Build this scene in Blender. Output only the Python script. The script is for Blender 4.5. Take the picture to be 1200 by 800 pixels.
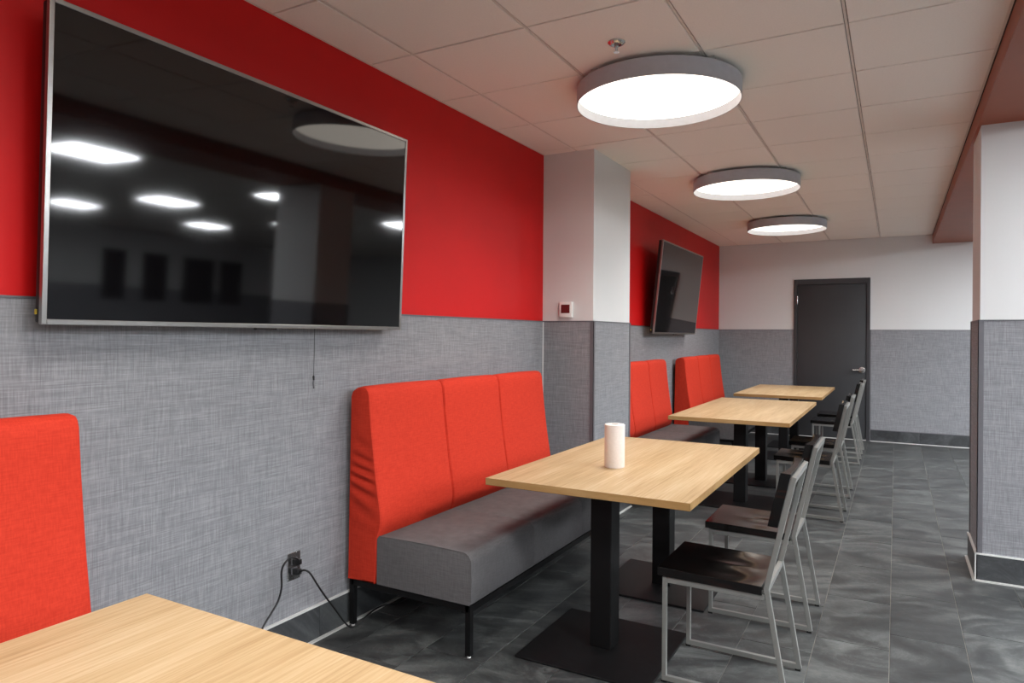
import bpy, bmesh, math, random
from mathutils import Vector, Matrix

# ------------------------------------------------------------------ scene, camera, light
for o in list(bpy.data.objects):
    bpy.data.objects.remove(o)
S = bpy.context.scene
COL = S.collection
random.seed(7)
PI = math.pi

cam_data = bpy.data.cameras.new('camera')
cam = bpy.data.objects.new('camera', cam_data)
COL.objects.link(cam)
cam_data.sensor_width = 36.0
cam_data.lens = 804.967 / 1200 * 36
cam_data.shift_y = -7.38 / 1200
cam_data.clip_start = 0.02
cam.matrix_world = (Matrix.Translation((2.2876, -3.2345, 1.38)) @ Matrix.Rotation(0.5098, 4, 'Z')
                    @ Matrix.Rotation(PI / 2, 4, 'X') @ Matrix.Rotation(0.0071, 4, 'Z'))
S.camera = cam

W = bpy.data.worlds.new('world')
S.world = W
W.use_nodes = True
W.node_tree.nodes['Background'].inputs[0].default_value = (1.0, 0.99, 0.97, 1)
W.node_tree.nodes['Background'].inputs[1].default_value = 0.38

LAMP_EMIT = 2.2        # round ceiling lamps
LAMP_WATT = 14.0
TROFFER_EMIT = 82.0     # square panels in the open room on the right
S.view_settings.view_transform = 'Standard'
S.view_settings.look = 'None'
S.view_settings.gamma = 1.0
S.view_settings.use_curve_mapping = False
S.view_settings.exposure = 0.18
S.cycles.use_denoising = True
S.cycles.max_bounces = 12
S.cycles.diffuse_bounces = 7
S.cycles.glossy_bounces = 5
S.cycles.sample_clamp_indirect = 8

# ------------------------------------------------------------------ materials
def lin(c):
    return tuple(((v / 255) / 12.92 if v / 255 <= 0.04045 else ((v / 255 + 0.055) / 1.055) ** 2.4) for v in c) + (1.0,)

class NT:
    def __init__(s, name):
        s.m = bpy.data.materials.new(name)
        s.m.use_nodes = True
        s.t = s.m.node_tree
        s.b = s.t.nodes['Principled BSDF']
    def n(s, typ, **kw):
        x = s.t.nodes.new(typ)
        for k, v in kw.items():
            setattr(x, k, v)
        return x
    def l(s, a, b):
        s.t.links.new(a, b)
    def val(s, sock, v):
        if hasattr(v, 'links'):
            s.l(v, sock)
        else:
            sock.default_value = v
    def math(s, op, a, b=0.0, c=None):
        x = s.n('ShaderNodeMath', operation=op)
        s.val(x.inputs[0], a); s.val(x.inputs[1], b)
        if c is not None:
            s.val(x.inputs[2], c)
        return x.outputs[0]
    def coords(s):
        g = s.n('ShaderNodeTexCoord')
        return g.outputs['Object']
    def sep(s, v):
        x = s.n('ShaderNodeSeparateXYZ'); s.l(v, x.inputs[0]); return x.outputs
    def comb(s, a, b, c):
        x = s.n('ShaderNodeCombineXYZ')
        for i, v in enumerate((a, b, c)):
            s.val(x.inputs[i], v)
        return x.outputs[0]
    def noise(s, vec, scale=1.0, detail=3.0, rough=0.5, dist=0.0):
        x = s.n('ShaderNodeTexNoise')
        s.l(vec, x.inputs['Vector'])
        x.inputs['Scale'].default_value = scale
        x.inputs['Detail'].default_value = detail
        x.inputs['Roughness'].default_value = rough
        x.inputs['Distortion'].default_value = dist
        return x.outputs['Fac']
    def ramp(s, fac, stops):
        x = s.n('ShaderNodeValToRGB')
        e = x.color_ramp.elements
        while len(e) < len(stops):
            e.new(0.5)
        for el, (p, c) in zip(e, stops):
            el.position = p; el.color = c
        s.l(fac, x.inputs[0])
        return x.outputs[0]
    def bump(s, h, strength, dist=0.002):
        x = s.n('ShaderNodeBump')
        x.inputs['Strength'].default_value = strength
        x.inputs['Distance'].default_value = dist
        s.l(h, x.inputs['Height'])
        s.l(x.outputs[0], s.b.inputs['Normal'])
    def base(s, c):
        s.val(s.b.inputs['Base Color'], c)
    def rough(s, r):
        s.val(s.b.inputs['Roughness'], r)

def simple(name, rgb, rough=0.5, metal=0.0, spec=0.5, var=0.04, vscale=30.0, bump=0.0, bscale=200.0):
    n = NT(name)
    co = n.coords()
    f = n.noise(co, vscale, 3)
    a = lin(rgb)
    lo = tuple(max(0, v * (1 - var)) for v in a[:3]) + (1,)
    hi = tuple(min(1, v * (1 + var)) for v in a[:3]) + (1,)
    n.base(n.ramp(f, [(0.3, lo), (0.7, hi)]))
    n.rough(rough)
    n.b.inputs['Metallic'].default_value = metal
    n.b.inputs['Specular IOR Level'].default_value = spec
    if bump:
        n.bump(n.noise(co, bscale, 2), bump, 0.001)
    return n.m

def linen(name, dark, mid, light, rough=0.75, sc=1.0, bump=0.25, spec=0.25):
    """woven crosshatch: short horizontal and vertical threads"""
    n = NT(name)
    o = n.sep(n.coords())
    h = n.math('ADD', o[0], o[1])
    def threads(across, along, pitch, run, seed):
        # every thread gets its own random start, its tone then drifts along its length
        w = n.n('ShaderNodeTexWhiteNoise', noise_dimensions='1D')
        n.l(n.math('FLOOR', n.math('MULTIPLY', n.math('ADD', across, 50 + seed), pitch)), w.inputs['W'])
        return n.noise(n.comb(n.math('MULTIPLY', w.outputs['Value'], 900), n.math('MULTIPLY', along, run), seed), 1.0, 3, 0.6)
    v1 = threads(h, o[2], 300 * sc, 9 * sc, 0.0)
    v2 = threads(o[2], h, 300 * sc, 7 * sc, 7.3)
    f = n.math('MULTIPLY', n.math('ADD', v1, v2), 0.5)
    n.base(n.ramp(f, [(0.36, lin(dark)), (0.5, lin(mid)), (0.64, lin(light))]))
    n.rough(rough)
    n.b.inputs['Specular IOR Level'].default_value = spec
    n.bump(f, bump, 0.0012)
    return n.m

def fabric(name, dark, light, sc=1.0, spec=0.25, rough=0.8):
    n = NT(name)
    o = n.sep(n.coords())
    a = n.noise(n.comb(n.math('MULTIPLY', o[0], 260 * sc), n.math('MULTIPLY', o[1], 260 * sc), n.math('MULTIPLY', o[2], 22 * sc)), 1.0, 2)
    b = n.noise(n.comb(n.math('MULTIPLY', o[0], 22 * sc), n.math('MULTIPLY', o[1], 22 * sc), n.math('MULTIPLY', o[2], 260 * sc)), 1.0, 2)
    f = n.math('MULTIPLY', n.math('ADD', a, b), 0.5)
    n.base(n.ramp(f, [(0.35, lin(dark)), (0.65, lin(light))]))
    n.rough(rough)
    n.b.inputs['Specular IOR Level'].default_value = spec
    n.bump(f, 0.18, 0.001)
    return n.m

def oak(name, stops, axis='y'):
    n = NT(name)
    o = n.sep(n.coords())
    x, y = (o[0], o[1]) if axis == 'y' else (o[1], o[0])
    big = n.noise(n.comb(n.math('MULTIPLY', x, 9), n.math('MULTIPLY', y, 0.7), 0.0), 1.0, 4, 0.6, 0.4)
    fine = n.noise(n.comb(n.math('MULTIPLY', x, 120), n.math('MULTIPLY', y, 3.0), n.math('MULTIPLY', o[2], 20)), 1.0, 4, 0.65)
    f = n.math('ADD', n.math('MULTIPLY', big, 0.45), n.math('MULTIPLY', fine, 0.55))
    n.base(n.ramp(f, [(p, lin(c)) for p, c in stops]))
    n.rough(0.42)
    n.b.inputs['Specular IOR Level'].default_value = 0.35
    n.bump(fine, 0.06, 0.0006)
    return n.m

def slate(name, dark, mid, light, rough=0.42):
    n = NT(name)
    co = n.coords()
    oi = n.n('ShaderNodeObjectInfo')
    r = oi.outputs['Random']
    o = n.sep(co)
    v = n.comb(n.math('ADD', o[0], n.math('MULTIPLY', r, 40)), n.math('ADD', o[1], n.math('MULTIPLY', r, 90)), o[2])
    a = n.noise(n.comb(n.math('ADD', n.sep(v)[0], n.math('MULTIPLY', n.sep(v)[1], -0.6)), n.math('MULTIPLY', n.math('ADD', n.sep(v)[1], o[2]), 1.6), 0.0), 2.0, 8, 0.64, 2.2)
    vein = n.noise(v, 5.0, 5, 0.7, 3.0)
    ridge = n.math('ABSOLUTE', n.math('SUBTRACT', vein, 0.5))
    f = n.math('ADD', a, n.math('MULTIPLY', n.math('SUBTRACT', r, 0.5), 0.05))
    f = n.math('ADD', f, n.math('MULTIPLY', n.math('SUBTRACT', 0.05, n.math('MINIMUM', ridge, 0.05)), 1.2))
    n.base(n.ramp(f, [(0.3, lin(dark)), (0.5, lin(mid)), (0.72, lin(light))]))
    n.rough(n.math('ADD', rough, n.math('MULTIPLY', n.math('SUBTRACT', a, 0.5), 0.25)))
    n.b.inputs['Specular IOR Level'].default_value = 0.4
    n.bump(n.noise(v, 9, 5, 0.6, 1.0), 0.10, 0.004)
    return n.m

def emit(name, rgb, strength):
    n = NT(name)
    n.base(lin((230, 230, 225)))
    n.b.inputs['Emission Color'].default_value = lin(rgb)
    n.b.inputs['Emission Strength'].default_value = strength
    n.rough(0.5)
    return n.m

def grid_field(name, base, line, cell, off, width, rough):
    """ground or ceiling too far out of sight for single tiles"""
    n = NT(name)
    o = n.sep(n.coords())
    def edge(c, size, of):
        m = n.math('FRACT', n.math('DIVIDE', n.math('SUBTRACT', c, of), size))
        d = n.math('MINIMUM', m, n.math('SUBTRACT', 1.0, m))
        return n.math('LESS_THAN', n.math('MULTIPLY', d, size), width)
    e = n.math('MAXIMUM', edge(o[0], cell[0], off[0]), edge(o[1], cell[1], off[1]))
    mix = n.n('ShaderNodeMix', data_type='RGBA')
    n.l(e, mix.inputs[0])
    mix.inputs[6].default_value = lin(base); mix.inputs[7].default_value = lin(line)
    n.base(mix.outputs[2]); n.rough(rough)
    return n.m

M = {}
M['red_paint'] = simple('red_wall_paint', (197, 11, 13), 0.5, spec=0.3, var=0.03, vscale=3, bump=0.05, bscale=260)
M['white_paint'] = simple('white_wall_paint', (213, 214, 213), 0.6, var=0.015, vscale=2, bump=0.04, bscale=260)
M['linen'] = linen('grey_woven_wall_vinyl', (116, 117, 121), (132, 133, 137), (150, 151, 155), sc=1.0, bump=0.1)
M['cap'] = simple('grey_cap_trim', (92, 92, 96), 0.45)
M['corner'] = simple('grey_corner_guard', (96, 95, 100), 0.5)
M['slate'] = slate('slate_floor_tile', (42, 43, 44), (66, 68, 68), (102, 105, 103))
M['slate_base'] = slate('slate_skirting_tile', (44, 45, 47), (62, 64, 66), (84, 87, 88), 0.4)
M['grout'] = simple('floor_grout', (150, 148, 138), 0.85)
M['floor_field'] = grid_field('slate_floor_beyond', (80, 83, 85), (120, 118, 110), (0.2977, 0.597), (0.187, 0.0), 0.0015, 0.45)
M['ceil_tile'] = simple('ceiling_tile_mineral', (246, 240, 231), 0.85, var=0.02, vscale=120, bump=0.12, bscale=350, spec=0.2)
M['tee'] = simple('ceiling_tee_metal', (225, 216, 206), 0.6, spec=0.3)
M['gap_shade'] = simple('gap_shade_paint', (84, 74, 64), 0.9)  # dark colour on the cross tees paints the shade in the grid gaps
M['plenum'] = simple('shade_coloured_board', (60, 55, 50), 0.9)  # dark board colour puts shade into the gaps beside the main tees
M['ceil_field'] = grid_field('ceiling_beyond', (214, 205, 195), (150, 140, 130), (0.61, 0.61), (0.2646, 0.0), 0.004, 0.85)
M['soffit'] = simple('brown_soffit_paint', (146, 72, 40), 0.5, var=0.06, vscale=5)
M['alu'] = simple('brushed_aluminium_trim', (222, 222, 220), 0.4, metal=0.25)
M['strip'] = simple('pale_metal_floor_strip', (215, 215, 212), 0.4, metal=0.3)
M['door'] = simple('charcoal_door_paint', (58, 59, 61), 0.5, spec=0.3, var=0.03, vscale=6)
M['door_frame'] = simple('black_door_frame_paint', (50, 50, 53), 0.45)
M['steel'] = simple('polished_steel', (205, 205, 205), 0.22, metal=1.0)
M['dark_steel'] = simple('dark_hinge_steel', (70, 70, 72), 0.4, metal=0.8)
M['red_fabric'] = fabric('orange_red_upholstery', (188, 45, 26), (205, 58, 36))
M['grey_fabric'] = fabric('grey_upholstery', (90, 88, 89), (104, 102, 103))
M['black_metal'] = simple('black_powder_coat', (15, 15, 16), 0.5, spec=0.25)
M['black_base'] = simple('scuffed_black_base_plate', (20, 20, 21), 0.5, var=0.25, vscale=40, spec=0.25)
M['oak'] = oak('light_oak_laminate', [(0.36, (166, 136, 96)), (0.5, (188, 160, 120)), (0.64, (203, 179, 143))])
M['oak_edge'] = oak('oak_edge_band', [(0.33, (152, 115, 68)), (0.5, (174, 136, 86)), (0.66, (190, 156, 108))], 'x')
M['chair_metal'] = simple('silver_grey_chair_frame', (142, 143, 139), 0.4, metal=0.4, var=0.03)
M['pad'] = simple('black_plastic', (18, 18, 19), 0.5)
M['tv_silver'] = simple('silver_tv_bezel', (158, 156, 153), 0.28, metal=0.9)
M['tv_back'] = simple('dark_tv_housing', (40, 38, 39), 0.5, spec=0.3)
M['lamp_ring'] = simple('grey_lamp_ring', (182, 184, 191), 0.5, metal=0.0)
M['diffuser'] = emit('round_lamp_diffuser', (255, 246, 232), LAMP_EMIT)
M['troffer'] = emit('panel_light_diffuser', (246, 250, 255), TROFFER_EMIT)
M['white_plastic'] = simple('white_plastic', (232, 230, 226), 0.4)
M['paper'] = simple('embossed_white_paper', (232, 224, 219), 0.9, var=0.03, vscale=90, bump=0.5, bscale=160, spec=0.1)
M['card'] = simple('grey_cardboard_core', (170, 160, 150), 0.9)
M['cable'] = simple('black_rubber_cable', (16, 16, 17), 0.45)
M['wire'] = simple('grey_wire', (70, 70, 72), 0.4)
M['amber'] = simple('yellow_sticker', (200, 180, 70), 0.5)

def espresso():
    n = NT('espresso_stained_wood')
    o = n.sep(n.coords())
    g = n.noise(n.comb(n.math('MULTIPLY', o[0], 3), n.math('MULTIPLY', o[1], 42), n.math('MULTIPLY', o[2], 20)), 1.0, 4, 0.7, 0.5)
    n.base(n.ramp(g, [(0.4, lin((8, 7, 7))), (0.58, lin((13, 9, 8))), (0.72, lin((44, 20, 14)))]))
    n.rough(0.14)
    n.b.inputs['Specular IOR Level'].default_value = 0.25
    n.b.inputs['Coat Weight'].default_value = 0.6
    n.b.inputs['Coat Roughness'].default_value = 0.1
    return n.m
M['espresso'] = espresso()

def screen():
    n = NT('dark_glossy_screen')
    co = n.coords()
    n.base(lin((6, 5, 6)))
    n.rough(n.math('ADD', 0.03, n.math('MULTIPLY', n.noise(co, 3, 3), 0.04)))
    n.b.inputs['Specular IOR Level'].default_value = 0.65
    return n.m
M['screen'] = screen()
M['thermo_screen'] = simple('dark_red_display', (92, 36, 36), 0.15)
M['window_dark'] = simple('dark_window_glass', (16, 17, 20), 0.08)

# ------------------------------------------------------------------ mesh helpers
def tag(o, label=None, cat=None, group=None, kind=None):
    if label: o['label'] = label
    if cat: o['category'] = cat
    if group: o['group'] = group
    if kind: o['kind'] = kind
    return o

def empty(name, loc=(0, 0, 0)):
    o = bpy.data.objects.new(name, None)
    COL.objects.link(o)
    o.location = loc
    o.empty_display_size = 0.1
    return o

class MB:
    def __init__(s):
        s.v = []; s.f = []
    def add(s, verts, faces):
        b = len(s.v)
        s.v += [tuple(p) for p in verts]
        s.f += [tuple(i + b for i in q) for q in faces]
        return s
    def box(s, x0, x1, y0, y1, z0, z1, bev=0.0, seg=2):
        if bev <= 0:
            return s.add([(x0, y0, z0), (x1, y0, z0), (x1, y1, z0), (x0, y1, z0),
                          (x0, y0, z1), (x1, y0, z1), (x1, y1, z1), (x0, y1, z1)],
                         [(0, 3, 2, 1), (4, 5, 6, 7), (0, 1, 5, 4), (1, 2, 6, 5), (2, 3, 7, 6), (3, 0, 4, 7)])
        bm = bmesh.new()
        bmesh.ops.create_cube(bm, size=1)
        for v in bm.verts:
            v.co = Vector(((x0 + x1) / 2 + v.co.x * (x1 - x0), (y0 + y1) / 2 + v.co.y * (y1 - y0), (z0 + z1) / 2 + v.co.z * (z1 - z0)))
        bmesh.ops.bevel(bm, geom=bm.edges[:], offset=bev, segments=seg, profile=0.5, affect='EDGES')
        bm.verts.index_update()
        s.add([v.co[:] for v in bm.verts], [[v.index for v in f.verts] for f in bm.faces])
        bm.free()
        return s
    def tube(s, pts, r, seg=8, cap=True):
        pts = [Vector(p) for p in pts]
        n = len(pts)
        rr = r if hasattr(r, '__len__') else [r] * n
        up = None
        rings = []
        for i, p in enumerate(pts):
            d = (pts[min(i + 1, n - 1)] - pts[max(i - 1, 0)]).normalized()
            if up is None:
                up = d.orthogonal().normalized()
            up = (up - d * up.dot(d)).normalized()
            side = d.cross(up)
            rings.append([p + (up * math.cos(2 * PI * k / seg) + side * math.sin(2 * PI * k / seg)) * rr[i] for k in range(seg)])
        vs = [q for rg in rings for q in rg]
        fs = [(i * seg + k, i * seg + (k + 1) % seg, (i + 1) * seg + (k + 1) % seg, (i + 1) * seg + k) for i in range(n - 1) for k in range(seg)]
        if cap:
            fs.append(tuple(reversed(range(seg))))
            fs.append(tuple((n - 1) * seg + k for k in range(seg)))
        return s.add(vs, fs)
    def lathe(s, prof, seg=48, cx=0, cy=0, close=False):
        """prof: list of (r, z)"""
        m = len(prof)
        vs = [(cx + r * math.cos(2 * PI * k / seg), cy + r * math.sin(2 * PI * k / seg), z) for k in range(seg) for r, z in prof]
        fs = []
        rng = m if close else m - 1
        for k in range(seg):
            k2 = (k + 1) % seg
            for j in range(rng):
                j2 = (j + 1) % m
                fs.append((k * m + j, k2 * m + j, k2 * m + j2, k * m + j2))
        return s.add(vs, fs)
    def disc(s, r, z, seg=48, cx=0, cy=0, up=False):
        vs = [(cx + r * math.cos(2 * PI * k / seg), cy + r * math.sin(2 * PI * k / seg), z) for k in range(seg)]
        return s.add(vs, [tuple(range(seg)) if up else tuple(reversed(range(seg)))])
    def strip_xz(s, path, w, y0, y1):
        """flat-sided square tube running along a bent path in the xz plane"""
        P = [Vector((a, b)) for a, b in path]
        vs = []
        for i, p in enumerate(P):
            d0 = (P[i] - P[i - 1]).normalized() if i else (P[1] - P[0]).normalized()
            d1 = (P[i + 1] - P[i]).normalized() if i < len(P) - 1 else d0
            n0 = Vector((-d0.y, d0.x)); n1 = Vector((-d1.y, d1.x))
            m = (n0 + n1).normalized()
            k = (w / 2) / max(0.3, m.dot(n0))
            a = p + m * k; b = p - m * k
            vs += [(a.x, y0, a.y), (a.x, y1, a.y), (b.x, y1, b.y), (b.x, y0, b.y)]
        fs = []
        for i in range(len(P) - 1):
            for k in range(4):
                fs.append((i * 4 + k, i * 4 + (k + 1) % 4, (i + 1) * 4 + (k + 1) % 4, (i + 1) * 4 + k))
        fs.append((3, 2, 1, 0)); e = (len(P) - 1) * 4
        fs.append((e, e + 1, e + 2, e + 3))
        return s.add(vs, fs)
    def build(s, name, mat, parent=None, smooth=False, bev=0.0):
        me = bpy.data.meshes.new(name)
        me.from_pydata(s.v, [], s.f)
        bm = bmesh.new(); bm.from_mesh(me)
        bmesh.ops.recalc_face_normals(bm, faces=bm.faces[:])
        if bev:
            es = [e for e in bm.edges if len(e.link_faces) == 2 and e.calc_face_angle(0) > 0.7]
            bmesh.ops.bevel(bm, geom=es, offset=bev, segments=2, profile=0.5, affect='EDGES')
        bm.to_mesh(me); bm.free()
        me.materials.append(M[mat])
        if smooth:
            for p in me.polygons: p.use_smooth = True
            try:
                me.set_sharp_from_angle(angle=math.radians(40))
            except Exception:
                pass
        o = bpy.data.objects.new(name, me)
        COL.objects.link(o)
        if parent is not None:
            o.parent = parent
        return o

def box(name, mat, parent, x0, x1, y0, y1, z0, z1, bev=0.0):
    return MB().box(x0, x1, y0, y1, z0, z1, bev).build(name, mat, parent, smooth=bev > 0)

def copy_tree(o, parent=None):
    c = o.copy()
    COL.objects.link(c)
    c.parent = parent
    for ch in list(o.children):
        copy_tree(ch, c)
    return c

# ------------------------------------------------------------------ the room
H = 2.714          # ceiling
WZ = 1.487         # top of the woven wall covering
YB = 7.12          # back wall
YF = -6.2          # this end of the room lies behind the camera
XR = 12.2          # far side of the open room on the right
PX, PY0, PY1 = 0.402, 1.321, 2.084      # pillar on the left wall
QX0, QX1, QY0, QY1 = 2.706, 3.27, 1.496, 1.95   # pillar on the right
BH = 0.155

# floor: grout bed with single tiles where they can be told apart
fl = MB().box(-0.1, 4.1, -1.5, YB, -0.12, -0.003).build('floor', 'grout')
tag(fl, 'dark grey slate tile floor laid in narrow running bond', kind='structure')
TW, TL = 0.2977, 0.597
tile_cache = {}
def floor_tile(x0, x1, y0, y1):
    g = 0.0012
    key = (round(x1 - x0, 4), round(y1 - y0, 4))
    me = tile_cache.get(key)
    if me is None:
        hx, hy = key[0] / 2 - g, key[1] / 2 - g
        b = 0.0012
        mb = MB()
        vs = [(-hx, -hy, -0.004), (hx, -hy, -0.004), (hx, hy, -0.004), (-hx, hy, -0.004),
              (-hx, -hy, -b), (hx, -hy, -b), (hx, hy, -b), (-hx, hy, -b),
              (-hx + b, -hy + b, 0), (hx - b, -hy + b, 0), (hx - b, hy - b, 0), (-hx + b, hy - b, 0)]
        fs = []
        for a in (0, 4):
            for k in range(4):
                fs.append((a + k, a + (k + 1) % 4, a + 4 + (k + 1) % 4, a + 4 + k))
        fs.append((8, 9, 10, 11))
        o = mb.add(vs, fs).build('floor_tile', 'slate', fl)
        tile_cache[key] = o.data
    else:
        o = bpy.data.objects.new('floor_tile', me)
        COL.objects.link(o); o.parent = fl
    o.location = ((x0 + x1) / 2, (y0 + y1) / 2, 0)
for k in range(-1, 13):
    x0 = max(0.0, 0.187 + TW * k); x1 = 0.187 + TW * (k + 1)
    y = (0.425 + 0.199 * (k - 1)) % TL - 5 * TL
    while y < YB:
        a, b = max(y, -1.5), min(y + TL, YB)
        if b - a > 0.02:
            floor_tile(x0, x1, a, b)
        y += TL
ff = MB()
ff.box(-0.1, XR, YF, -1.5, -0.1, -0.0005)
ff.box(0.187 + TW * 13, XR, -1.5, YB, -0.1, -0.0005); ff.box(4.86, XR, YB, 11.14, -0.1, -0.0005)
ff.build('floor_beyond_tiles', 'floor_field', fl)

# ceiling: plenum board, tees and single lay-in tiles over the seating strip
XS = 2.690
ce = MB().box(-0.1, XS + 0.02, -2.6, YB, H + 0.02, H + 0.12).build('ceiling', 'plenum')
tag(ce, 'suspended ceiling of square beige mineral tiles in a metal grid', kind='structure')
T = 0.61
xs = [0.0] + [0.2646 + T * i for i in range(4)] + [XS]
ys = [-2.6] + [-2.44 + T * j for j in range(16)] + [YB]
ctile = {}
def ceiling_tile(x0, x1, y0, y1):
    key = (round(x1 - x0, 4), round(y1 - y0, 4))
    hx, hy = key[0] / 2 - 0.0085, key[1] / 2 - 0.0048
    if key not in ctile:
        b = 0.002
        vs = [(-hx, -hy, 0.012), (hx, -hy, 0.012), (hx, hy, 0.012), (-hx, hy, 0.012),
              (-hx, -hy, b), (hx, -hy, b), (hx, hy, b), (-hx, hy, b),
              (-hx + b, -hy + b, 0), (hx - b, -hy + b, 0), (hx - b, hy - b, 0), (-hx + b, hy - b, 0)]
        fs = [(a + k, a + (k + 1) % 4, a + 4 + (k + 1) % 4, a + 4 + k) for a in (0, 4) for k in range(4)] + [(8, 9, 10, 11), (3, 2, 1, 0)]
        o = MB().add(vs, fs).build('ceiling_tile', 'ceil_tile', ce)
        ctile[key] = o.data
    else:
        o = bpy.data.objects.new('ceiling_tile', ctile[key])
        COL.objects.link(o); o.parent = ce
    o.location = ((x0 + x1) / 2, (y0 + y1) / 2, H + random.uniform(-0.0006, 0.0006))
for i in range(len(xs) - 1):
    for j in range(len(ys) - 1):
        if ys[j + 1] - ys[j] > 0.03:
            ceiling_tile(xs[i], xs[i + 1], ys[j], ys[j + 1])
for x in xs[1:-1]:
    box('main_tee', 'tee', ce, x - 0.0050, x + 0.0050, -2.6, YB, H + 0.0015, H + 0.02)
for y in ys[1:-1]:
    box('cross_tee', 'gap_shade', ce, 0, XS, y - 0.007, y + 0.007, H + 0.009, H + 0.02)
box('wall_angle', 'tee', ce, 0.0, 0.012, -2.6, YB, H - 0.001, H + 0.004)
box('wall_angle', 'tee', ce, XS - 0.014, XS, -2.6, YB, H - 0.001, H + 0.004)
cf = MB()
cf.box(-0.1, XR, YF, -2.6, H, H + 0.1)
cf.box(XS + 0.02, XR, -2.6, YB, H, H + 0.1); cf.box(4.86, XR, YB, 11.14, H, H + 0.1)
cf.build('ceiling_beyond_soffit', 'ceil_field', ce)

# dropped brown soffit along the right edge of the strip
so = MB().box(XS, 3.30, -2.9, YB, 2.597, H + 0.02).build('trim_1', 'soffit')
tag(so, 'dropped brown painted soffit along the right edge of the ceiling', kind='structure')
box('shade_strip', 'plenum', so, XS - 0.003, XS, -2.9, YB, H - 0.012, H - 0.002)  # dark strip painted as a shade line where soffit meets ceiling

# walls
def wains(name, parent, x0, x1, y0, y1, caps=True):
    box(name, 'linen', parent, x0, x1, y0, y1, 0.0, WZ - 0.009)

wl = MB().box(-0.14, 0.0, YF, YB, 0, H + 0.12).build('wall_left', 'red_paint')
tag(wl, 'left wall painted red above grey woven wall covering', kind='structure')
for a, b in ((YF, PY0), (PY1, YB)):
    box('woven_wall_covering', 'linen', wl, 0.0, 0.007, a, b, 0.0, WZ - 0.008)
    box('cap_trim', 'cap', wl, 0.0, 0.010, a, b, WZ - 0.008, WZ)
box('corner_guard', 'alu', wl, 0.006, 0.012, PY0 - 0.012, PY0 - 0.006, BH, WZ - 0.008)

wb = MB()
DX0, DX1, DZ = 1.034, 1.985, 2.185       # doorway
wb.box(-0.14, DX0, YB, YB + 0.14, 0, H + 0.12)
wb.box(DX1, 5.0, YB, YB + 0.14, 0, H + 0.12)
wb.box(DX0, DX1, YB, YB + 0.14, DZ, H + 0.12)
wb = wb.build('wall_back', 'white_paint')
tag(wb, 'white back wall above grey woven wall covering, around the dark door', kind='structure')
for a, b in ((0.007, DX0), (DX1, 5.0)):
    box('woven_wall_covering', 'linen', wb, a, b, YB - 0.007, YB, 0.0, WZ - 0.008)
    box('cap_trim', 'cap', wb, a, b, YB - 0.010, YB, WZ - 0.008, WZ)
box('corner_guard', 'cap', wb, DX1, DX1 + 0.012, YB - 0.010, YB, BH, WZ)

def pillar(name, label, x0, x1, y0, y1, ztop, faces):
    p = MB().box(x0, x1, y0, y1, 0, ztop).build(name, 'white_paint')
    tag(p, label, kind='structure')
    t = 0.006
    if 's' in faces: box('woven_wall_covering', 'linen', p, x0, x1, y0 - t, y0, 0, WZ - 0.008)
    if 'n' in faces: box('woven_wall_covering', 'linen', p, x0, x1, y1, y1 + t, 0, WZ - 0.008)
    if 'e' in faces: box('woven_wall_covering', 'linen', p, x1, x1 + t, y0 - t, y1 + t, 0, WZ - 0.008)
    if 'w' in faces: box('woven_wall_covering', 'linen', p, x0 - t, x0, y0 - t, y1 + t, 0, WZ - 0.008)
    a, b = (x0 - 0.009 if 'w' in faces else x0), (x1 + 0.009 if 'e' in faces else x1)
    box('cap_trim', 'cap', p, a, b, y0 - 0.009, y0, WZ - 0.008, WZ)
    box('cap_trim', 'cap', p, a, b, y1, y1 + 0.009, WZ - 0.008, WZ)
    if 'e' in faces: box('cap_trim', 'cap', p, x1, x1 + 0.009, y0 - 0.009, y1 + 0.009, WZ - 0.008, WZ)
    if 'w' in faces: box('cap_trim', 'cap', p, x0 - 0.009, x0, y0 - 0.009, y1 + 0.009, WZ - 0.008, WZ)
    def guard(cx, cy, sx, sy):
        w = 0.024
        mb = MB()
        ax = (cx - sx * w, cx + sx * 0.0035); ay = (cy - sy * w, cy + sy * 0.0035)
        mb.box(min(ax), max(ax), min(cy, cy + sy * 0.0035), max(cy, cy + sy * 0.0035), BH, WZ - 0.002)
        mb.box(min(cx, cx + sx * 0.0035), max(cx, cx + sx * 0.0035), min(ay), max(ay), BH, WZ - 0.002)
        mb.build('corner_guard', 'corner', p)
    if 'e' in faces:
        guard(x1 + t, y0 - t, 1, -1); guard(x1 + t, y1 + t, 1, 1)
    if 'w' in faces:
        guard(x0 - t, y0 - t, -1, -1); guard(x0 - t, y1 + t, -1, 1)
    return p
pillar('wall_left_pillar', 'white pillar on the left wall between the two red sections, grey woven lower part', 0.0, PX, PY0, PY1, H + 0.02, 'sne')
pillar('wall_right_pillar', 'free-standing white pillar at the right edge with grey woven lower part', QX0, QX1, QY0, QY1, 2.60, 'snew')

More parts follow.
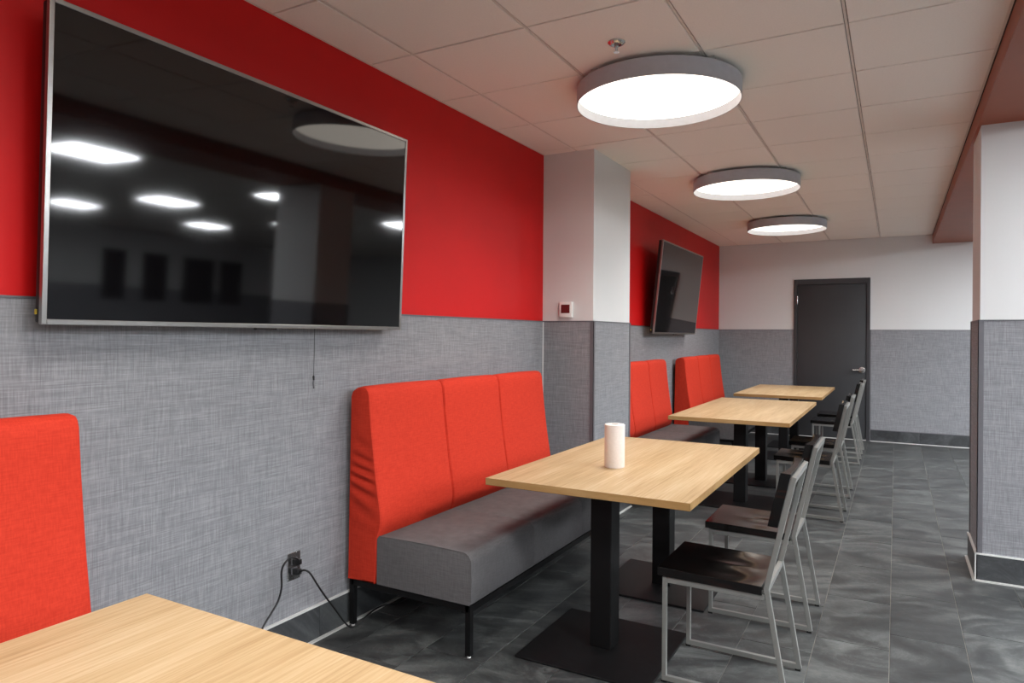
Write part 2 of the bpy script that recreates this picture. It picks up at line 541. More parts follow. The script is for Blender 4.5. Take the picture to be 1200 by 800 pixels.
# tiled skirting with metal edges
sk_cache = {}
def skirting(name, label, runs):
    """runs: (axis, from, to, face coordinate, outward sign)"""
    root = empty(name); tag(root, label, kind='structure')
    for ax, a, b, c, sg in runs:
        th = 0.010
        n = max(1, round((b - a) / 0.6))
        for i in range(n):
            u0 = a + (b - a) * i / n + (0.001 if i else 0); u1 = a + (b - a) * (i + 1) / n - (0.001 if i < n - 1 else 0)
            lo, hi = min(c, c + sg * th), max(c, c + sg * th)
            if ax == 'y': box('skirting_tile', 'slate_base', root, lo, hi, u0, u1, 0.004, BH)
            else: box('skirting_tile', 'slate_base', root, u0, u1, lo, hi, 0.004, BH)
        lo, hi = min(c, c + sg * (th + 0.0035)), max(c, c + sg * (th + 0.0035))
                # metal edge on top and cove strip on the floor
        a2, b2 = a, b
        mb = MB(); st = MB()
        f0, f1 = min(c + sg * th, c + sg * (th + 0.014)), max(c + sg * th, c + sg * (th + 0.014))
        if ax == 'y':
            mb.box(lo, hi, a2, b2, BH - 0.004, BH + 0.004); st.box(f0, f1, a2, b2, 0.0005, 0.009)
        else:
            mb.box(a2, b2, lo, hi, BH - 0.004, BH + 0.004); st.box(a2, b2, f0, f1, 0.0005, 0.009)
        mb.build('metal_edge', 'corner' if name == 'baseboard_back' else 'alu', root); st.build('floor_strip', 'strip', root)
    return root
skirting('baseboard_left', 'dark slate skirting with metal edge along the left wall', [('y', -1.5, PY0 - 0.02, 0.007, 1), ('y', PY1 + 0.02, YB - 0.02, 0.007, 1)])
skirting('baseboard_back', 'dark slate skirting with metal edge along the back wall right of the door', [('x', 0.02, DX0, YB - 0.007, -1), ('x', DX1 + 0.012, 4.8, YB - 0.007, -1)])
t = 0.006
skirting('baseboard_pillar_left', 'dark slate skirting round the foot of the left pillar', [('x', 0.03, PX + t + 0.01, PY0 - t, -1), ('y', PY0 - t - 0.01, PY1 + t + 0.01, PX + t, 1), ('x', 0.03, PX + t + 0.01, PY1 + t, 1)])
br = skirting('baseboard_pillar_right', 'dark slate skirting with bright metal edges round the foot of the right pillar',
              [('x', QX0 - t - 0.01, QX1 + t + 0.01, QY0 - t, -1), ('y', QY0 - t - 0.01, QY1 + t + 0.01, QX0 - t, -1)])
box('corner_edge', 'alu', br, QX0 - t - 0.0125, QX0 - t - 0.0065, QY0 - t - 0.0125, QY0 - t - 0.0065, 0.004, BH + 0.004)

# open room on the right: far wall with dark windows (seen only as reflections in the televisions)
wr = MB()
win = [(3.2, 4.2), (5.0, 6.1)]
wr.box(XR, XR + 0.14, YF, 11.0, 0, H + 0.1)
wr = wr.build('wall_right', 'white_paint'); tag(wr, 'far white wall of the open room on the right', kind='structure')
box('woven_wall_covering', 'linen', wr, XR - 0.007, XR, YF, 11.0, 0, WZ)
wf = MB().box(4.86, XR, 11.0, 11.14, 0, H + 0.1).build('wall_far', 'white_paint'); tag(wf, 'white end wall of the open room', kind='structure')
ws = MB().box(4.86, 5.0, YB + 0.14, 11.0, 0, H + 0.1).build('wall_side', 'white_paint'); tag(ws, 'side wall of the open room beyond the back wall', kind='structure')
for i, (a, b) in enumerate(((4.95, 5.45), (5.82, 6.40), (6.77, 7.60), (7.75, 8.38))):
    w = empty('window_%d' % (i + 1), (XR - 0.007, (a + b) / 2, 1.2)); tag(w, 'dark window in the far wall of the open room', kind='structure')
    mb = MB(); h = (b - a) / 2
    mb.box(-0.02, 0, -h, h, 0, 0.04); mb.box(-0.02, 0, -h, h, 1.01, 1.05); mb.box(-0.02, 0, -h, -h + 0.04, 0.04, 1.01); mb.box(-0.02, 0, h - 0.04, h, 0.04, 1.01)
    mb.build('window_frame', 'door_frame', w)
    box('pane', 'window_dark', w, -0.008, 0, -h + 0.04, h - 0.04, 0.04, 1.01)

# ------------------------------------------------------------------ door
dr = empty('door_1', ((DX0 + DX1) / 2, YB, 0)); tag(dr, 'charcoal grey metal door in a black frame in the back wall', kind='structure')
hw = (DX1 - DX0) / 2
fw = 0.042
fr = MB()
fr.box(-hw, -hw + fw, -0.022, 0.12, 0, DZ); fr.box(hw - fw, hw, -0.022, 0.12, 0, DZ); fr.box(-hw + fw, hw - fw, -0.022, 0.12, DZ - 0.075, DZ)
fr.build('door_frame', 'door_frame', dr, bev=0.003)
box('light_block', 'pad', dr, -hw, hw, 0.121, 0.139, 0, DZ)  # added board behind the door, stops light leaking through the gaps
lf = box('door_leaf', 'door', dr, -hw + fw + 0.004, hw - fw - 0.004, -0.008, 0.037, 0.012, DZ - 0.079, 0.002)
for z, m in ((1.90, 'steel'), (1.12, 'dark_steel'), (0.30, 'dark_steel')):
    h = MB().tube([(-hw + fw + 0.002, -0.024, z - 0.055), (-hw + fw + 0.002, -0.024, z + 0.055)], 0.008, 10)
    h.box(-hw + fw - 0.004, -hw + fw + 0.012, -0.024, -0.008, z - 0.05, z + 0.05)
    h.build('hinge', m, lf, smooth=True)
hd = MB()
hx, hz = 1.893 - (DX0 + DX1) / 2, 0.945
hd.tube([(hx, -0.008, hz), (hx, -0.02, hz), (hx, -0.022, hz)], [0.04, 0.04, 0.03], 24)
hd.tube([(hx, -0.02, hz), (hx, -0.06, hz)], 0.012, 12)
hd.tube([(hx + 0.008, -0.06, hz), (hx - 0.05, -0.064, hz + 0.001), (hx - 0.115, -0.058, hz)], [0.012, 0.011, 0.009], 12)
tag(hd.build('lever_handle', 'steel', lf, smooth=True), 'polished steel lever handle')

# ------------------------------------------------------------------ ceiling lights
def round_lamp(x, y):
    L = empty('round_ceiling_light', (x, y, 2.605))
    R = 0.425
    MB().lathe([(R, 0.0), (R, 0.088), (R - 0.004, 0.088), (R - 0.004, 0.0)], 96, close=True).build('ring', 'lamp_ring', L, smooth=True)
    MB().disc(R - 0.006, 0.050, 96).build('diffuser', 'diffuser', L)
    MB().lathe([(R - 0.005, 0.056), (R - 0.005, 0.080), (0.0005, 0.080), (0.0005, 0.056)], 64, close=True).build('tray', 'lamp_ring', L)
    ld = bpy.data.lights.new('lamp_light', 'AREA')
    ld.shape = 'DISK'; ld.size = 2 * (R - 0.085); ld.energy = LAMP_WATT; ld.spread = math.radians(124); ld.color = (1.0, 0.975, 0.94)
    lo = bpy.data.objects.new('lamp_light', ld); COL.objects.link(lo); lo.parent = L; lo.location = (0, 0, 0.047)
    for k in range(4):
        a = PI / 4 + k * PI / 2 + 0.2
        c, s_ = math.cos(a) * (R - 0.03), math.sin(a) * (R - 0.03)
        MB().box(c - 0.018, c + 0.018, s_ - 0.018, s_ + 0.018, 0.080, H - 2.605 + 0.001).build('mounting_clip', 'steel', L)
    return L
lamps = [
    (0.305, 'largest round drum ceiling light with grey ring, nearest, beside the sprinkler'),
    (2.745, 'middle of the three round grey-ringed drum ceiling lights'),
    (5.185, 'smallest and farthest round drum ceiling light, above the table near the dark door'),
    (-2.135, 'round drum ceiling light above the foreground table, out of frame'),
    (-4.575, 'round drum ceiling light behind the viewer, out of frame')]
L0 = None
for y, lab in lamps:
    if L0 is None:
        L0 = round_lamp(1.18, y); L = L0
    else:
        L = copy_tree(L0); L.location = (1.18, y, 2.605)
    tag(L, lab, 'ceiling light', 'round ceiling lights in a row')
tro = None
for ix, x in enumerate((4.45, 6.8, 9.15)):
    for iy, y in enumerate((-4.35, -2.0, 0.36, 2.72, 5.08)):
        if x < 5.3 and y > 6.8: continue
        if tro is None:
            tro = empty('panel_light', (x, y, H))
            MB().box(-0.30, 0.30, -0.30, 0.30, -0.004, 0.0).build('diffuser', 'troffer', tro)
            mb = MB()
            mb.box(-0.305, -0.30, -0.305, 0.305, -0.006, 0); mb.box(0.30, 0.305, -0.305, 0.305, -0.006, 0)
            mb.box(-0.30, 0.30, -0.305, -0.30, -0.006, 0); mb.box(-0.30, 0.30, 0.30, 0.305, -0.006, 0)
            mb.build('frame', 'white_plastic', tro)
            P = tro
        else:
            P = copy_tree(tro); P.location = (x, y, H)
        tag(P, 'square panel light, %s row from the brown soffit, %s from the near end' % (('first', 'second', 'third')[ix], ('first', 'second', 'third', 'fourth', 'fifth')[iy]), 'ceiling light', 'panel lights in the open room')

# sprinkler
sp = empty('fire_sprinkler', (1.172, -0.287, H)); tag(sp, 'small chrome fire sprinkler in the ceiling beside the largest round light', 'sprinkler')
MB().lathe([(0.012, 0.0), (0.040, -0.001), (0.040, -0.004), (0.032, -0.012), (0.024, -0.014), (0.020, -0.006), (0.012, -0.004)], 32, close=True).build('escutcheon', 'steel', sp, smooth=True)
MB().lathe([(0.0005, -0.002), (0.010, -0.002), (0.010, -0.022), (0.006, -0.026), (0.0005, -0.026)], 20).build('nozzle', 'steel', sp, smooth=True)
mb = MB()
for sg in (-1, 1):
    mb.tube([(0, sg * 0.009, -0.02), (0, sg * 0.013, -0.03), (0, sg * 0.004, -0.044)], 0.0022, 6)
mb.build('yoke', 'steel', sp)
MB().lathe([(0.0005, -0.043), (0.004, -0.043), (0.013, -0.046), (0.013, -0.048), (0.0005, -0.048)], 20).build('deflector', 'steel', sp, smooth=True)
MB().tube([(0, 0, -0.026), (0, 0, -0.043)], 0.002, 8).build('glass_bulb', 'white_plastic', sp)

# ------------------------------------------------------------------ benches
PROF = [(0.030, 0.224), (0.034, 0.60), (0.042, 1.085), (0.052, 1.112), (0.075, 1.128), (0.110, 1.136), (0.136, 1.132), (0.150, 1.118), (0.158, 1.095),
        (0.172, 0.95), (0.188, 0.82), (0.203, 0.71), (0.220, 0.61), (0.229, 0.555), (0.231, 0.52), (0.225, 0.48), (0.214, 0.45), (0.206, 0.425), (0.203, 0.39), (0.200, 0.30), (0.197, 0.235), (0.190, 0.224)]
def resample(P, d):
    out = []
    n = len(P)
    for i in range(n):
        a = Vector(P[i]); b = Vector(P[(i + 1) % n])
        k = max(1, int((b - a).length / d))
        for j in range(k):
            out.append(tuple(a.lerp(b, j / k)))
    return out
def cushion_back(y0, y1, end0, end1, wrinkle=False):
    P = resample(PROF, 0.045)
    n = len(P)
    c = Vector((0.12, 0.66))
    nor = []
    for i in range(n):
        d = (Vector(P[(i + 1) % n]) - Vector(P[i - 1])).normalized()
        nn = Vector((-d.y, d.x))
        if nn.dot(Vector(P[i]) - c) < 0: nn = -nn
        nor.append(nn)
    L = y1 - y0
    st = [(0, 0.018 if not end0 else .006), (.003, 0.009 if not end0 else .004), (.009, .002 if not end0 else .001), (.022, .0 if not end0 else -.0005), (.06, -.001)]
    stations = [(y0 + a, b) for a, b in st] + [(y0 + L * f, -.001 - .002 * math.sin(PI * f)) for f in (.25, .4, .5, .6, .75)]
    st2 = [(0, 0.018 if not end1 else .006), (.003, 0.009 if not end1 else .004), (.009, .002 if not end1 else .001), (.022, .0 if not end1 else -.0005), (.06, -.001)]
    stations += [(y1 - a, b) for a, b in reversed(st2)]
    vs = []
    for y, ins in stations:
        for i in range(n):
            p = Vector(P[i]); q = p - nor[i] * ins
            vs.append((max(0.028, q.x), y, max(0.224, q.y)))
    fs = [(s * n + i, s * n + (i + 1) % n, (s + 1) * n + (i + 1) % n, (s + 1) * n + i) for s in range(len(stations) - 1) for i in range(n)]
    # end faces, filled as strips between back and front so that they can wrinkle
    def cap(si, sign, wr):
        y, ins = stations[si]
        b = len(vs)
        rows = 120 if wr else 40; cols = 14 if wr else 8
        def xr(z):
            xsx = []
            for i in range(n):
                a = vs[si * n + i]; c2 = vs[si * n + (i + 1) % n]
                if (a[2] - z) * (c2[2] - z) <= 0 and abs(a[2] - c2[2]) > 1e-9:
                    xsx.append(a[0] + (c2[0] - a[0]) * (z - a[2]) / (c2[2] - a[2]))
            return min(xsx), max(xsx)
        zmin = min(vs[si * n + i][2] for i in range(n)) + 1e-4; zmax = max(vs[si * n + i][2] for i in range(n)) - 1e-4
        for r in range(rows + 1):
            z = zmin + (zmax - zmin) * r / rows
            x0, x1 = xr(z)
            for k in range(cols + 1):
                f = k / cols
                x = x0 + (x1 - x0) * f
                bul = 0.004 * math.sin(PI * f)
                if wr:
                    env = math.exp(-((z - 0.70) / 0.15) ** 2) * math.sin(PI * min(1, f * 1.02)) ** 0.6
                    ph = (z + 0.30 * (x - x0)) * 2 * PI / 0.066 + 2.2 * math.sin(z * 17)
                    bul += 0.0085 * env * math.sin(ph)
                vs.append((x, y + sign * bul, z))
        for r in range(rows):
            for k in range(cols):
                fs.append((b + r * (cols + 1) + k, b + r * (cols + 1) + k + 1, b + (r + 1) * (cols + 1) + k + 1, b + (r + 1) * (cols + 1) + k))
    cap(0, -1, wrinkle); cap(len(stations) - 1, 1, False)
    return MB().add(vs, fs)

def seat_mesh(y0, y1):
    """grey seat: rounded front top edge, soft ends"""
    x0, x1, zb, zt = 0.205, 0.718, 0.228, 0.449
    r = 0.045
    prof = [(x0, zb), (x0, zt - 0.006), (x0 + 0.01, zt)]
    for f in (.2, .4, .6, .8): prof.append((x0 + (x1 - r - x0) * f, zt + 0.004 * math.sin(PI * f)))
    for k in range(7):
        a = PI / 2 * (1 - k / 6)
        prof.append((x1 - r + r * math.cos(a), zt - r + r * math.sin(a)))
    prof += [(x1 + 0.002, 0.33), (x1, zb + 0.01), (x1 - 0.006, zb)]
    L = y1 - y0
    st = [(0, .006), (.002, .002), (.008, .0), (L / 3 - .004, .0), (L / 3, .0025), (L / 3 + .004, 0), (2 * L / 3 - .004, .0), (2 * L / 3, .0025), (2 * L / 3 + .004, 0), (L - .008, 0), (L - .002, .002), (L, .006)]
    n = len(prof)
    cx, cz = (x0 + x1) / 2, (zb + zt) / 2
    vs = []
    for a, ins in st:
        for x, z in prof:
            kx = max(-1, min(1, (x - cx) / (x1 - cx))); kz = max(-1, min(1, (z - cz) / (zt - cz)))
            vs.append((x - ins * (abs(kx) > .9) * (1 if kx > 0 else 0), y0 + a, z - ins * (kz > .55)))
    m = len(st)
    fs = [(s * n + i, s * n + (i + 1) % n, (s + 1) * n + (i + 1) % n, (s + 1) * n + i) for s in range(m - 1) for i in range(n)]
    fs += [tuple(range(n)), tuple((m - 1) * n + i for i in range(n))]
    return MB().add(vs, fs), prof

def bench(y0, y1, label, wrinkle=True):
    root = empty('booth_bench', (0.40, (y0 + y1) / 2, 0))
    off = (y0 + y1) / 2
    L = y1 - y0
    def fin(mb, name, mat, parent=root, smooth=True):
        mb.v = [(x - 0.40, y, z) for x, y, z in mb.v]
        return mb.build(name, mat, parent, smooth=smooth)
    for k in range(3):
        a, b = -L / 2 + L * k / 3, -L / 2 + L * (k + 1) / 3
        o = fin(cushion_back(a + (.0 if k == 0 else .0015), b - (.0 if k == 2 else .0015), k == 0, k == 2, wrinkle and k == 0), 'back_cushion', 'red_fabric')
    sm, prof = seat_mesh(-L / 2 + 0.004, L / 2 - 0.004)
    seat = fin(sm, 'seat_cushion', 'grey_fabric')
    tag(seat, 'grey upholstered seat')
    for yy in (-L / 2 + 0.006, L / 2 - 0.006):
        mb = MB().tube([(x, yy, z + 0.0005) for x, z in prof[2:-1]], 0.0022, 6)
        fin(mb, 'piping', 'grey_fabric', seat)
    fm = MB()
    fm.box(0.045, 0.705, -L / 2 + 0.01, -L / 2 + 0.035, 0.196, 0.2235); fm.box(0.045, 0.705, L / 2 - 0.035, L / 2 - 0.01, 0.196, 0.2235)
    fm.box(0.688, 0.713, -L / 2 + 0.01, L / 2 - 0.01, 0.196, 0.2235); fm.box(0.035, 0.06, -L / 2 + 0.01, L / 2 - 0.01, 0.196, 0.2235)
    fin(fm, 'frame', 'black_metal', smooth=False)
    for x in (0.0475, 0.700):
        for y in (-L / 2 + 0.0225, L / 2 - 0.0225):
            lg = fin(MB().box(x - 0.0125, x + 0.0125, y - 0.0125, y + 0.0125, 0.010, 0.197), 'leg', 'black_metal', smooth=False)
            fin(MB().lathe([(0.0005, 0.0), (0.009, 0.0), (0.009, 0.010), (0.0005, 0.010)], 12, x, y), 'glide', 'white_plastic', lg, smooth=False)
    root['label'] = label; root['category'] = 'bench'; root['group'] = 'red and grey booth benches along the left wall'
    return root
bench(-3.86, -2.07, 'red-backed booth bench at the left edge behind the foreground table, nearest')
bench(-0.775, 1.012, 'full red and grey booth bench below the large television, wrinkled red end panel')
bench(2.15, 3.945, 'red and grey booth bench half hidden behind the white pillar')
bench(4.68, 6.49, 'farthest red and grey booth bench, below the smaller tilted television', False)

# ------------------------------------------------------------------ tables
def table(y0, y1, cols, label):
    x0, x1 = 0.690, 1.605
    cx, cy = (x0 + x1) / 2, (y0 + y1) / 2
    root = empty('dining_table', (cx, cy, 0))
    hx, hy = (x1 - x0) / 2, (y1 - y0) / 2
    top = MB().box(-hx + 0.001, hx - 0.001, -hy + 0.001, hy - 0.001, 0.712, 0.742).build('tabletop', 'oak', root)
    MB().box(-hx + 0.002, hx - 0.002, -hy + 0.002, hy - 0.002, 0.7108, 0.712).build('backing_sheet', 'black_metal', top)
    e = MB()
    e.box(-hx, hx, -hy, -hy + 0.001, 0.7122, 0.7414); e.box(-hx, hx, hy - 0.001, hy, 0.7122, 0.7414)
    e.box(-hx, -hx + 0.001, -hy, hy, 0.7122, 0.7414); e.box(hx - 0.001, hx, -hy, hy, 0.7122, 0.7414)
    e.build('edge_band', 'oak_edge', top)
    for c in cols:
        dx, dy = 1.163 - cx, c - cy
        b = MB().box(dx - 0.295, dx + 0.295, dy - 0.295, dy + 0.295, 0.0, 0.011, 0.004).build('base_plate', 'black_base', root)
        MB().box(dx - 0.049, dx + 0.049, dy - 0.052, dy + 0.052, 0.011, 0.700, 0.004).build('column', 'black_metal', root)
        MB().box(dx - 0.2, dx + 0.2, dy - 0.06, dy + 0.06, 0.700, 0.7107).build('top_plate', 'black_metal', root)
    root['label'] = label; root['category'] = 'table'; root['group'] = 'light oak tables in a row'
    return root
table(-3.74, -2.20, (-3.4, -2.56), 'light oak table in the foreground, cut off by the bottom edge')
table(-0.610, 0.917, (-0.360, 0.525), 'light oak table with a white paper roll on it, two black columns')
table(2.205, 4.15, (2.705, 3.70), 'light oak table in the middle distance beyond the paper roll, before the farthest table')
table(4.755, 6.50, (5.215, 6.145), 'farthest light oak table, in front of the dark door')

# ------------------------------------------------------------------ chairs
def chair():
    r = empty('dining_chair', (1.70, 0, 0))
    ox = 1.70
    tw = 0.018
    hy = 0.184
    def X(v): return v - ox
    for sg in (-1, 1):
        y = sg * hy
        ya, yb = y - tw / 2, y + tw / 2
        fl_ = MB().box(X(1.478), X(1.478) + tw, ya, yb, 0.028, 0.420).build('front_leg', 'chair_metal', r, bev=0.002)
        MB().strip_xz([(X(1.947), 0.008), (X(1.872), 0.445), (X(1.966), 0.868)], tw + 0.001, ya, yb).build('rear_leg', 'chair_metal', r, bev=0.002)
        MB().box(X(1.478), X(1.937), ya, yb, 0.008, 0.029).build('runner', 'chair_metal', r, bev=0.002)
        MB().box(X(1.478) + tw, X(1.866), ya, yb, 0.399, 0.420).build('side_rail', 'chair_metal', r, bev=0.002)
        for xx in (1.485, 1.940):
            MB().box(X(xx) - 0.009, X(xx) + 0.012, ya + 0.002, yb - 0.002, 0.0, 0.0085).build('foot_pad', 'pad', r)
    MB().box(X(1.478), X(1.478) + tw, -hy + tw / 2, hy - tw / 2, 0.399, 0.420).build('front_rail', 'chair_metal', r, bev=0.002)
    MB().box(X(1.862), X(1.862) + tw, -hy + tw / 2, hy - tw / 2, 0.424, 0.445).build('rear_rail', 'chair_metal', r, bev=0.002)
    MB().box(X(1.953), X(1.953) + tw + 0.001, -hy + tw / 2, hy - tw / 2, 0.846, 0.867).build('top_rail', 'chair_metal', r, bev=0.002)
    # seat: scooped slab
    nx, ny = 30, 30
    x0, x1, w, zt, zb = X(1.462), X(1.856), 0.197, 0.459, 0.4205
    def hz(fx, fy):
        v = fy * 2 - 1
        d = 0.0
        for s_ in (-.4, .4):
            d = max(d, math.exp(-((fx - .62) / .24) ** 2 - ((v - s_) / .40) ** 2))
        d2 = math.exp(-((fx - .30) / .3) ** 2) * (math.exp(-((v - .45) / .25) ** 2) + math.exp(-((v + .45) / .25) ** 2)) * .45
        edge = min(1, min(fx, 1 - fx) * 12) * min(1, (1 - abs(v)) * 7)
        return -0.006 * d * edge - 0.008 * fx
    vs = []; fs = []
    for i in range(nx + 1):
        for j in range(ny + 1):
            fx, fy = i / nx, j / ny
            vs.append((x0 + (x1 - x0) * fx, -w + 2 * w * fy, zt + hz(fx, fy)))
    q = (ny + 1)
    for i in range(nx):
        for j in range(ny):
            fs.append((i * q + j, (i + 1) * q + j, (i + 1) * q + j + 1, i * q + j + 1))
    ring = [i * q for i in range(nx + 1)] + [nx * q + j for j in range(1, ny + 1)] + [i * q + ny for i in range(nx - 1, -1, -1)] + [j for j in range(ny - 1, 0, -1)]
    b = len(vs)
    cxm = (x0 + x1) / 2
    mid = []
    for k in ring:
        x, y, z = vs[k]
        vs.append((x + (0.0015 if x > cxm else -0.0015) * (abs(x - cxm) > (x1 - x0) / 2 - 1e-6), y + (0.0015 if y > 0 else -0.0015) * (abs(y) > w - 1e-6), z - 0.0015))
    for k in ring:
        x, y, z = vs[k]
        vs.append((x + (0.0015 if x > cxm else -0.0015) * (abs(x - cxm) > (x1 - x0) / 2 - 1e-6), y + (0.0015 if y > 0 else -0.0015) * (abs(y) > w - 1e-6), zb - 0.008 * (x - x0) / (x1 - x0) + 0.006))
    m = len(ring)
    for k in range(m):
        k2 = (k + 1) % m
        fs.append((ring[k], ring[k2], b + k2, b + k)); fs.append((b + k, b + k2, b + m + k2, b + m + k))
    fs.append(tuple(b + m + k for k in range(m)))
    MB().add(vs, fs).build('seat', 'espresso', r, smooth=True)
    # backrest: slab with a concave front, leaning with the posts
    vs = []; fs = []
    ny, nz = 16, 6
    sl = (1.966 - 1.872) / (0.868 - 0.445)
    for j in range(ny + 1):
        v = j / ny * 2 - 1
        th = 0.019 + 0.017 * v * v
        for k in range(nz + 1):
            z = 0.676 + (0.878 - 0.676) * k / nz
            xb = X(1.872) + (z - 0.445) * sl - 0.0125
            vs.append((xb, v * 0.194, z)); vs.append((xb - th, v * 0.194, z + 0.002))
    q = (nz + 1) * 2
    for j in range(ny):
        for k in range(nz):
            a = j * q + k * 2
            fs.append((a, a + 2, a + q + 2, a + q)); fs.append((a + 1, a + q + 1, a + q + 3, a + 3))
        a = j * q; fs.append((a, a + q, a + q + 1, a + 1))
        a = j * q + nz * 2; fs.append((a, a + 1, a + q + 1, a + q))
    for j in (0, ny):
        for k in range(nz):
            a = j * q + k * 2
            fs.append((a, a + 1, a + 3, a + 2))
    MB().add(vs, fs).build('backrest', 'espresso', r, smooth=True)
    return r
chairs = [(-0.350, 'nearest metal chair with dark scooped seat, near the bottom of the picture'),
          (0.435, 'second nearest dark-seated metal chair, at the far end of the paper roll table'),
          (2.640, 'third nearest dark-seated metal chair, nearer one at the middle-distance table'),
          (3.515, 'fourth metal chair, farther one at the middle-distance table'),
          (5.270, 'fifth metal chair, nearer one at the farthest table'),
          (6.020, 'farthest metal chair, standing close to the dark door')]
C0 = None
for y, lab in chairs:
    if C0 is None: C0 = chair(); c = C0
    else: c = copy_tree(C0)
    c.location = (1.70, y, 0)
    tag(c, lab, 'chair', 'silver framed chairs with dark wooden seats')

# ------------------------------------------------------------------ televisions
def television(x, y0, y1, z0, h, tilt, label):
    w = (y1 - y0) / 2
    r = empty('television', (x, (y0 + y1) / 2, z0))
    r.rotation_euler = (0, tilt, 0)
    bw = 0.015
    scr = box('screen', 'screen', r, -0.012, -0.003, -w + bw, w - bw, bw + 0.002, h - bw)
    bz = MB()
    bz.box(-0.018, 0, -w, -w + bw, 0, h); bz.box(-0.018, 0, w - bw, w, 0, h)
    bz.box(-0.018, 0, -w + bw, w - bw, h - bw, h); bz.box(-0.018, 0, -w + bw, w - bw, 0, bw + 0.002)
    bz.build('bezel', 'tv_silver', r, bev=0.002)
    box('back_housing', 'tv_back', r, -0.050, -0.014, -w + 0.005, w - 0.005, 0.005, h - 0.005, 0.006)
    box('lower_housing', 'tv_back', r, -0.060, -0.045, -w + 0.12, w - 0.12, 0.03, h * 0.55, 0.008)
    d = x - 0.005
    mb = MB()
    for yy in (-0.22, 0.22):
        mb.box(-min(d, 0.16) + 0.012, -0.050, yy - 0.02, yy + 0.02, h * 0.3, h * 0.7)
    mb.box(-min(d, 0.16) + 0.004, -min(d, 0.16) + 0.02, -0.35, 0.35, h * 0.42, h * 0.56)
    mb.build('wall_bracket', 'black_metal', r)
    MB().box(-0.030, -0.012, -0.05, 0.05, -0.007, 0.004).build('sensor_bar', 'tv_back', r)
    MB().box(-0.040, -0.034, -w - 0.0005, -w + 0.004, 0.03, 0.045).build('sticker', 'amber', r)
    tag(r, label, 'television')
    return r
television(0.100, -2.150, -0.473, 1.401, 0.960, 0.036, 'very large black television with silver bezel, near left on the red wall')
television(0.140, 3.562, 5.205, 1.404, 0.958, 0.0995, 'smaller-looking television tilted downward on the far red wall beyond the white pillar')

# wire hanging below the near television
hw_ = empty('hanging_wire', (0.035, -1.005, 1.15)); tag(hw_, 'thin dark wire with a small connector hanging below the large television', 'wire')
MB().tube([(0.004, 0, 0.30), (0.002, 0.001, 0.15), (0, 0, 0.045)], 0.0016, 6).build('wire', 'wire', hw_)
MB().tube([(0, 0, 0.045), (0, 0, 0.040), (0, 0.001, 0.025)], [0.003, 0.005, 0.004], 8).build('plug', 'cable', hw_)
MB().tube([(0, 0.001, 0.025), (0.001, -0.002, 0.01), (0, 0.003, -0.012)], 0.004, 8).build('connector_sleeve', 'corner', hw_)

# ------------------------------------------------------------------ small things
th = empty('thermostat', (0.196, PY0 - 0.0, 1.512)); tag(th, 'small white thermostat with dark red display on the left pillar', 'thermostat')
MB().box(-0.050, 0.050, -0.026, 0, 0, 0.112, 0.004).build('housing', 'white_plastic', th, smooth=True)
MB().box(-0.034, 0.034, -0.0275, -0.024, 0.030, 0.092, 0.001).build('display', 'thermo_screen', th)

pr = empty('paper_towel_roll', (1.092, -0.062, 0.742)); tag(pr, 'white embossed paper towel roll standing on the light oak table', 'paper roll')
R, hh = 0.049, 0.208
MB().lathe([(0.021, 0.0), (R - 0.002, 0.0), (R, 0.003), (R, hh - 0.003), (R - 0.003, hh), (0.021, hh)], 48, close=True).build('paper', 'paper', pr, smooth=True)
MB().lathe([(0.0195, 0.0), (0.0209, 0.0), (0.0209, hh - 0.002), (0.0195, hh - 0.002)], 32, close=True).build('core', 'card', pr, smooth=True)

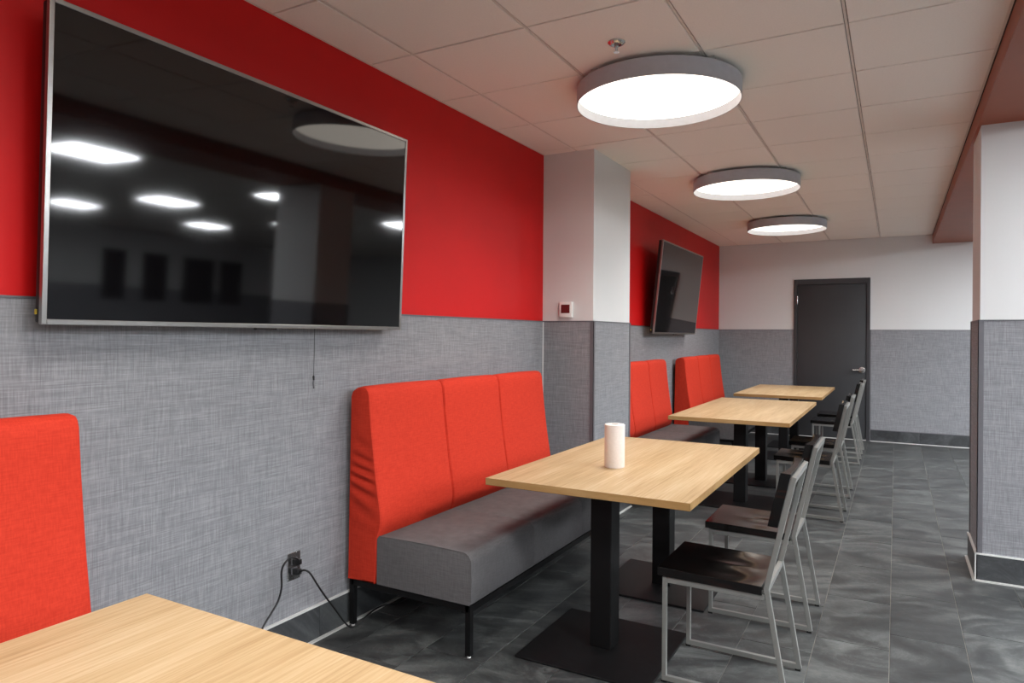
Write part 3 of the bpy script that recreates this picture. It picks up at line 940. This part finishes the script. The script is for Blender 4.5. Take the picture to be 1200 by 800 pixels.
ol = empty('wall_outlet', (0.007, -1.089, 0.372)); tag(ol, 'steel double power outlet low on the grey wall with two black plugs', 'outlet')
MB().box(0, 0.005, -0.036, 0.036, -0.060, 0.060, 0.002).build('cover_plate', 'steel', ol)
for z in (-0.021, 0.021):
    MB().box(0.005, 0.0075, -0.017, 0.017, z - 0.0145, z + 0.0145, 0.002).build('socket', 'cap', ol)
def cord(label, plug_z, pts, ydir):
    c = empty('power_cord', (0.0145, -1.089, 0.372 + plug_z)); tag(c, label, 'power cord')
    P = [Vector(p) - Vector(c.location) for p in pts]
    # smooth the line (Catmull-Rom)
    Q = []
    for i in range(len(P) - 1):
        p0, p1, p2, p3 = P[max(i - 1, 0)], P[i], P[i + 1], P[min(i + 2, len(P) - 1)]
        for k in range(6):
            t_ = k / 6
            Q.append(0.5 * ((2 * p1) + (-p0 + p2) * t_ + (2 * p0 - 5 * p1 + 4 * p2 - p3) * t_ ** 2 + (-p0 + 3 * p1 - 3 * p2 + p3) * t_ ** 3))
    Q.append(P[-1])
    MB().tube(Q, 0.0042, 8).build('cable', 'cable', c, smooth=True)
    MB().box(0, 0.032, -0.014, 0.014, -0.012, 0.012, 0.004).build('plug', 'cable', c, smooth=True)
cord('black power cord looping from the outlet down to the left behind the foreground table', 0.021,
     [(0.046, -1.090, 0.393), (0.066, -1.120, 0.418), (0.073, -1.165, 0.438), (0.074, -1.198, 0.425), (0.065, -1.207, 0.39), (0.055, -1.197, 0.321), (0.045, -1.206, 0.265), (0.045, -1.241, 0.227), (0.05, -1.285, 0.191), (0.06, -1.33, 0.14), (0.08, -1.38, 0.05), (0.11, -1.43, 0.0045), (0.14, -1.50, 0.0045)], -1)
cord('black power cord running from the outlet right and under the red booth bench', -0.021,
     [(0.046, -1.089, 0.351), (0.070, -1.085, 0.362), (0.088, -1.069, 0.346), (0.085, -1.023, 0.282), (0.08, -0.976, 0.221), (0.08, -0.912, 0.139), (0.09, -0.856, 0.059), (0.10, -0.827, 0.028), (0.115, -0.797, 0.03), (0.12, -0.751, 0.052), (0.10, -0.655, 0.052), (0.07, -0.55, 0.03), (0.065, -0.45, 0.0045), (0.065, -0.30, 0.0045)], 1)
